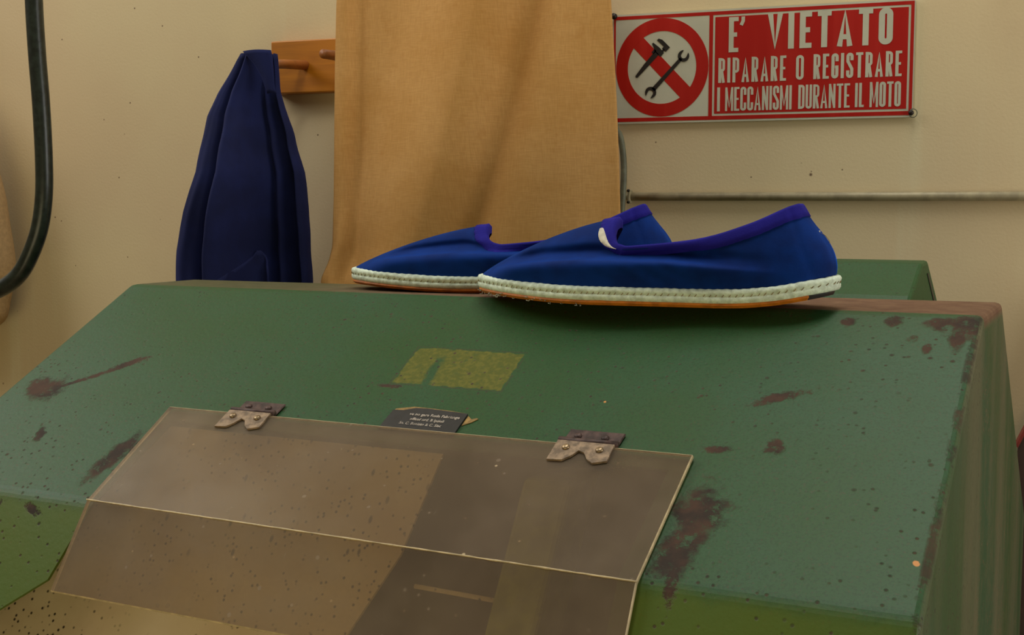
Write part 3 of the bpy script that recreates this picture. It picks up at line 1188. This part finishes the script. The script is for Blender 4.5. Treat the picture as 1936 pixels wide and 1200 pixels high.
# red ground, left open where the white square and the white lines show
for x0, y0, x1, y1 in ((1.2, 2.2, 332, 6.5), (1.2, 119, 332, 122.8), (1.2, 6.5, 3.4, 119), (112.4, 6.5, 116.6, 119), (328.6, 6.5, 332, 119)):
    add_poly(bm, [(x0, y0), (x1, y0), (x1, y1), (x0, y1)], .0006, .0011, SP)
o = mesh_obj('red_border', bm, M_SRED, sign)
bm = bmesh.new()
add_poly(bm, [(119, 9), (326.2, 9), (326.2, 116.6), (119, 116.6)], .0006, .0011, SP)
mesh_obj('red_panel', bm, M_SRED, sign)
bm = bmesh.new()
NN = 72
ctr = (58, 63)
f4 = []
for i in range(NN):
    a = 2 * math.pi * i / NN
    f4.append([(ctr[0] + rx * math.cos(a), ctr[1] + ry * math.sin(a)) for rx, ry in ((54, 55.8), (40, 41.2))])
vs = [[bm.verts.new(SP(p[0], p[1], h)) for p in q for h in (.0006, .0011)] for q in f4]
for i in range(NN):
    a, b = vs[i], vs[(i + 1) % NN]
    bm.faces.new((a[1], b[1], b[3], a[3]))
    bm.faces.new((a[0], a[1], b[1], b[0]))
    bm.faces.new((a[2], b[2], b[3], a[3]))
mesh_obj('prohibition_ring', bm, M_SRED, sign)
bm = bmesh.new()
d = Vector((53, -56)).normalized()
nn = Vector((d.y, -d.x)) * 8.0
c0, c1 = Vector((58, 63)) - d * 44, Vector((58, 63)) + d * 44
add_poly(bm, [tuple(c0 + nn), tuple(c1 + nn), tuple(c1 - nn), tuple(c0 - nn)], .0005, .00105, SP)
mesh_obj('diagonal_bar', bm, M_SRED, sign)


def spanner_outline(cx, cy, r, ang, shaft_w, mouth=28, depth=.25):
    """open jaw as a c-shape; shaft leaves opposite the mouth"""
    pts = []
    for i in range(17):
        a = ang + R(mouth) + (2 * math.pi - 2 * R(mouth)) * i / 16
        pts.append((cx + r * math.cos(a), cy + r * math.sin(a)))
    for i in range(9):
        a = ang - R(100) - (R(160)) * i / 8
        pts.append((cx + r * .52 * math.cos(a) + r * .12 * math.cos(ang), cy + r * .52 * math.sin(a) + r * .12 * math.sin(ang)))
    return pts


bm = bmesh.new()
h0_, h1_ = .0010, .0014
A0 = Vector((45.3, 35.0))
A1 = Vector((83.2, 75.0))
dd = (A1 - A0).normalized()
pn = Vector((-dd.y, dd.x))
for c, ang in ((A0, math.atan2(-dd.y, -dd.x) + R(14)), (A1, math.atan2(dd.y, dd.x) + R(14))):
    add_poly(bm, spanner_outline(c.x, c.y, 6.6, ang, 3), h0_, h1_, SP)
add_poly(bm, [tuple(A0 + dd * 4 + pn * 2.4), tuple(A0 + dd * 4 - pn * 2.4), tuple(A1 - dd * 4 - pn * 1.9), tuple(A1 - dd * 4 + pn * 1.9)], h0_, h1_, SP)
mesh_obj('spanner_symbol', bm, M_SBLACK, sign)
bm = bmesh.new()
B0, B1 = Vector((28.5, 53.5)), Vector((52.5, 80.0))
dd = (B1 - B0).normalized()
pn = Vector((-dd.y, dd.x))
q = lambda b, s, t: tuple(b + dd * s + pn * t)
add_poly(bm, [q(B0, 0, 1.6), q(B0, -1, .6), q(B0, -1, -.6), q(B0, 0, -1.6), q(B0, 16, -2.4), q(B1, 0, -3.0), q(B1, 0, 3.0), q(B0, 16, 2.8)], h0_, h1_, SP)
add_poly(bm, [q(B1, -4, 2), q(B1, -4, 5.2), q(B1, 1, 5.4), q(B1, 1, 2)], h0_, h1_, SP)
add_poly(bm, [q(B1, -1, -6.2), q(B1, 5, -6.2), q(B1, 6.0, 2), q(B1, 5.5, 11.0), q(B1, 3.6, 11.4), q(B1, 1.2, 6.0), q(B1, -1, 3)], h0_, h1_, SP)
add_poly(bm, [q(B1, 7, -7.0), q(B1, 14, -7.4), q(B1, 14.6, 5.0), q(B1, 13.0, 9.4), q(B1, 10.2, 9.6), q(B1, 10.0, -1.2), q(B1, 7, -1.4)], h0_, h1_, SP)
add_poly(bm, [q(B1, 5, -5.0), q(B1, 8, -5.0), q(B1, 8, -2.6), q(B1, 5, -2.6)], h0_, h1_, SP)
mesh_obj('wrench_symbol', bm, M_SBLACK, sign)


def ribbon(bm, pts, w, f, z0, z1, closed=False):
    P = []
    for p in pts:
        if not P or (Vector(p) - P[-1]).length > 1e-3:
            P.append(Vector(p))
    if closed and (P[0] - P[-1]).length < 1e-3:
        P.pop()
    n_ = len(P)
    L_, R_ = [], []
    for i in range(n_):
        if closed:
            a, b = (P[i] - P[i - 1]).normalized(), (P[(i + 1) % n_] - P[i]).normalized()
        else:
            a = (P[i] - P[i - 1]).normalized() if i else (P[1] - P[0]).normalized()
            b = (P[i + 1] - P[i]).normalized() if i < n_ - 1 else a
        na, nb = Vector((-a.y, a.x)), Vector((-b.y, b.x))
        m = (na + nb)
        m = m / max(.35, m.dot(na)) if m.length > 1e-6 else na
        L_.append(tuple(P[i] + m * w / 2))
        R_.append(tuple(P[i] - m * w / 2))
    rng = range(n_ if closed else n_ - 1)
    for i in rng:
        j = (i + 1) % n_
        add_poly(bm, [R_[i], R_[j], L_[j], L_[i]], z0, z1, f)


def arc(cx, cy, rx, ry, a0, a1, n_=5):
    return [(cx + rx * math.cos(R(a0 + (a1 - a0) * i / n_)), cy + ry * math.sin(R(a0 + (a1 - a0) * i / n_))) for i in range(n_ + 1)]


def letter(ch, w, h, t):
    """strokes of a bold condensed capital in a w x h box, stroke width t: list of (points, closed, width)"""
    a, b, c, d = t / 2, w - t / 2, t / 2, h - t / 2          # centre lines: left, right, bottom, top
    m = h * .5
    r = min((b - a) / 2, h * .18)
    th = t * .86
    if ch == 'E':
        return [([(a, 0), (a, h)], 0, t), ([(0, h - th / 2), (w, h - th / 2)], 0, th), ([(0, m), (w * .86, m)], 0, th), ([(0, th / 2), (w, th / 2)], 0, th)]
    if ch == 'L':
        return [([(a, 0), (a, h)], 0, t), ([(0, th / 2), (w, th / 2)], 0, th)]
    if ch == 'I':
        return [([(w / 2, 0), (w / 2, h)], 0, t)]
    if ch == 'T':
        return [([(w / 2, 0), (w / 2, h)], 0, t), ([(0, h - th / 2), (w, h - th / 2)], 0, th)]
    if ch == 'V':
        return [([(a * .9, h), (w / 2, t * .35), (w - a * .9, h)], 0, t * .92)]
    if ch == 'A':
        return [([(a * .9, 0), (w / 2, h - t * .35), (w - a * .9, 0)], 0, t * .92), ([(w * .24, h * .26), (w * .76, h * .26)], 0, th)]
    if ch == 'O' or ch == 'D':
        if ch == 'D':
            return [([(a, c)] + arc(b - r, c + r, r, r, -90, 0) + arc(b - r, d - r, r, r, 0, 90) + [(a, d)], 1, t)]
        return [(arc(a + r, c + r, r, r, 180, 270) + arc(b - r, c + r, r, r, 270, 360) + arc(b - r, d - r, r, r, 0, 90) + arc(a + r, d - r, r, r, 90, 180), 1, t)]
    if ch in 'PR':
        y0 = h * (.44 if ch == 'P' else .50)
        s = [([(a, 0), (a, h)], 0, t), ([(a, d)] + arc(b - r, d - r, r, r, 90, 0) + arc(b - r, y0 + r, r, r, 0, -90) + [(a, y0)], 0, th)]
        if ch == 'R':
            s.append(([(w * .48, y0), (b, 0)], 0, t * .95))
        return s
    if ch == 'C':
        return [([(b, h * .66), (b, d - r)] + arc(b - r, d - r, r, r, 0, 90)[1:] + arc(a + r, d - r, r, r, 90, 180) + arc(a + r, c + r, r, r, 180, 270) +
                 arc(b - r, c + r, r, r, 270, 360) + [(b, h * .34)], 0, t)]
    if ch == 'G':
        return [([(b, h * .68), (b, d - r)] + arc(b - r, d - r, r, r, 0, 90)[1:] + arc(a + r, d - r, r, r, 90, 180) + arc(a + r, c + r, r, r, 180, 270) +
                 arc(b - r, c + r, r, r, 270, 360) + [(b, h * .5)], 0, t), ([(w * .5, h * .46), (w, h * .46)], 0, th)]
    if ch == 'S':
        return [([(b, h * .70), (b, d - r)] + arc(b - r, d - r, r, r, 0, 90)[1:] + arc(a + r, d - r, r, r, 90, 180) + [(a, h * .66), (b, h * .36)] +
                 arc(b - r, c + r, r, r, 0, -90) + arc(a + r, c + r, r, r, 270, 180) + [(a, h * .30)], 0, t)]
    if ch == 'U':
        return [([(a, h), (a, c + r)] + arc(a + r, c + r, r, r, 180, 270)[1:] + arc(b - r, c + r, r, r, 270, 360) + [(b, h)], 0, t)]
    if ch == 'N':
        return [([(a, 0), (a, h)], 0, t * .9), ([(b, 0), (b, h)], 0, t * .9), ([(a, h - t * .3), (b, t * .3)], 0, t * .85)]
    if ch == 'M':
        return [([(a * .85, 0), (a * .85, h)], 0, t * .85), ([(w - a * .85, 0), (w - a * .85, h)], 0, t * .85), ([(a, h - t * .4), (w / 2, h * .16), (b, h - t * .4)], 0, t * .8)]
    if ch == "'":
        return [([(w * .55, h), (w * .55, h * .88), (w * .2, h * .76)], 0, t * .7)]
    return []


bm = bmesh.new()
REL = {'I': .42, 'M': 1.35, 'N': 1.08, "'": .5, 'L': .85, 'E': .88, 'T': 1.0, 'A': 1.12, 'V': 1.12}
lines = [("E'", 134.5, 153.0, 76.8, 115.6, 6.2, .14), ('VIETATO', 177.5, 310.5, 78.0, 117.2, 7.2, .42), ('RIPARARE', 123.3, 198.5, 43.2, 70.8, 3.7, .34),
         ('O', 209.2, 217.6, 43.8, 70.5, 3.5, .2), ('REGISTRARE', 228.0, 320.6, 43.8, 70.8, 3.7, .34), ('I', 122.0, 125.8, 11.5, 38.2, 3.6, .2),
         ('MECCANISMI', 131.5, 205.2, 11.5, 38.0, 3.0, .17), ('DURANTE', 212.3, 267.4, 11.8, 38.0, 3.0, .17), ('IL', 273.0, 282.2, 12.0, 38.0, 3.2, .25),
         ('MOTO', 288.2, 320.4, 11.6, 38.5, 3.2, .18)]
for word, x0, x1, y0, y1, t, gap in lines:
    rel = [REL.get(c, 1.0) for c in word]
    unit = (x1 - x0) / (sum(rel) + gap * (len(word) - 1))
    x = x0
    k = 0
    for c, rl in zip(word, rel):
        w = rl * unit
        for pts, closed, sw in letter(c, w, y1 - y0, t * .88):
            z = .0010 + .00002 * (k % 4)
            k += 1
            ribbon(bm, [(x + p[0], y0 + p[1]) for p in pts], sw, SP, z - .0003, z + .0004, bool(closed))
        x += w + gap * unit
mesh_obj('lettering', bm, M_SWHITE, sign)
bm = bmesh.new()
add_tube(bm, [SP(1.5, 123.5, .0), SP(1.5, 123.5, .0045)], .0035, 12)
mesh_obj('nail', bm, M_NAIL, sign, True)
bm = bmesh.new()
add_tube(bm, [SP(331.5, 4.5, .0), SP(331.5, 4.5, .0045)], .0028, 12)
mesh_obj('nail', bm, M_NAIL, sign, True)
bm = bmesh.new()
add_tube(bm, [SP(333.5 + 4.2 * math.cos(a), 4.0 + 4.6 * math.sin(a), .0022) for a in (R(-150 + 25 * i) for i in range(13))], .0005, 6)
mesh_obj('wire_loop', bm, M_CABLE, sign, True)

# ------------------------------------------------------------------ conduit, cable, hose and the rest
pipe = thing('conduit_pipe', 'horizontal grey conduit pipe running along the wall below the red sign', 'pipe', (-.388, WALL_Y - .006, 1.2322))
bm = bmesh.new()
add_tube(bm, [(.000, 0, 0), (.30, 0, -.0006), (.80, 0, -.001)], .0049, 16)
mesh_obj('pipe', bm, M_PIPE, pipe, True)
bm = bmesh.new()
add_box(bm, .0022, .0054, -.0058, .0058, -.0082, .0082)
o = mesh_obj('clip', bm, M_PIPE, pipe)
mod_bevel(o, .0012, 2)
for z in (.0068, -.0066):
    bm = bmesh.new()
    add_tube(bm, [(.0038, -.0060, z), (.0038, -.0085, z)], .0017, 8)
    mesh_obj('screw', bm, M_NAIL, pipe, True)

bm = bmesh.new()
add_tube(bm, catmull([(-.4140, 1.408, 1.440), (-.4120, 1.406, 1.367), (-.4010, 1.405, 1.3155), (-.3938, 1.405, 1.3002), (-.3900, 1.405, 1.2758), (-.3890, 1.403, 1.2514),
                      (-.3905, 1.402, 1.2146), (-.3922, 1.405, 1.1839), (-.4009, 1.41, 1.1405), (-.405, 1.412, 1.02)], 6), .0038, 10)
o = mesh_obj('power_cable', bm, M_CABLE, None, True)
tag(o, 'grey cable curving down the wall beside the brown cloth', 'cable')

bm = bmesh.new()
hp = [(-.9655, 1.10, 1.75), (-.9651, 1.10, 1.5267), (-.9658, 1.1, 1.443), (-.9640, 1.1, 1.3866), (-.9607, 1.1, 1.3298), (-.9595, 1.1, 1.2726), (-.9612, 1.1, 1.2324),
      (-.9684, 1.1, 1.1977), (-.9821, 1.1, 1.1684), (-1.0, 1.1, 1.1446), (-1.0268, 1.1, 1.1287), (-1.0728, 1.105, 1.1162), (-1.16, 1.105, 1.107), (-1.40, 1.10, 1.10), (-1.68, 1.18, 1.10), (-1.86, WALL_Y - .013, 1.11)]
add_tube(bm, catmull(hp, 8), .0094, 18)
o = mesh_obj('rubber_hose', bm, M_HOSE, None, True)
tag(o, 'dark rubber hose hanging down and bending away at the left edge', 'hose')

# rounded cream bag hanging at the edge of the view
bag = thing('canvas_bag', 'cream rounded canvas bag just showing behind the hose at far left', 'bag', (-1.36, 1.36, 1.04))
bm = bmesh.new()
prof = [(0, .050), (.02, .088), (.05, .099), (.087, .1085), (.115, .1085), (.16, .102), (.20, .096), (.26, .078), (.32, .05), (.36, .022), (.38, .012)]
rows = []
for z, r in catmull_nd(prof, 4):
    rows.append([bm.verts.new((r * math.cos(a), r * .50 * math.sin(a), z)) for a in (2 * math.pi * i / 32 for i in range(32))])
for p, q in zip(rows, rows[1:]):
    for j in range(32):
        k = (j + 1) % 32
        bm.faces.new((p[j], p[k], q[k], q[j]))
bm.faces.new(rows[0][::-1])
bm.faces.new(rows[-1])
mesh_obj('bag_body', bm, M_CREAM, bag, True)
bm = bmesh.new()
add_tube(bm, catmull([(0, 0, .375), (0, .01, .42), (0, .045, .47), (0, .062, .475)], 5), .004, 8)
mesh_obj('cord', bm, M_CREAM, bag, True)

# dark board standing against the wall behind the machine
bd = thing('leaning_board', 'dark maroon board with red edge standing behind the machine at far right', 'board', (.10, 1.385, 0))
bm = bmesh.new()
add_poly(bm, [(-.072, 0), (.34, 0), (.34, 1.13), (.012, 1.13), (-.0560, .972), (-.0560, .93)], 0, .02, lambda a, b, c: Vector((a, c, b)))
o = mesh_obj('panel', bm, M_MAROON, bd)
bm = bmesh.new()
add_poly(bm, [(.010, 1.131), (-.0585, .972), (-.0560, .970), (.014, 1.128)], -.001, .021, lambda a, b, c: Vector((a, c, b)))
mesh_obj('edge_strip', bm, M_REDEDGE, bd)
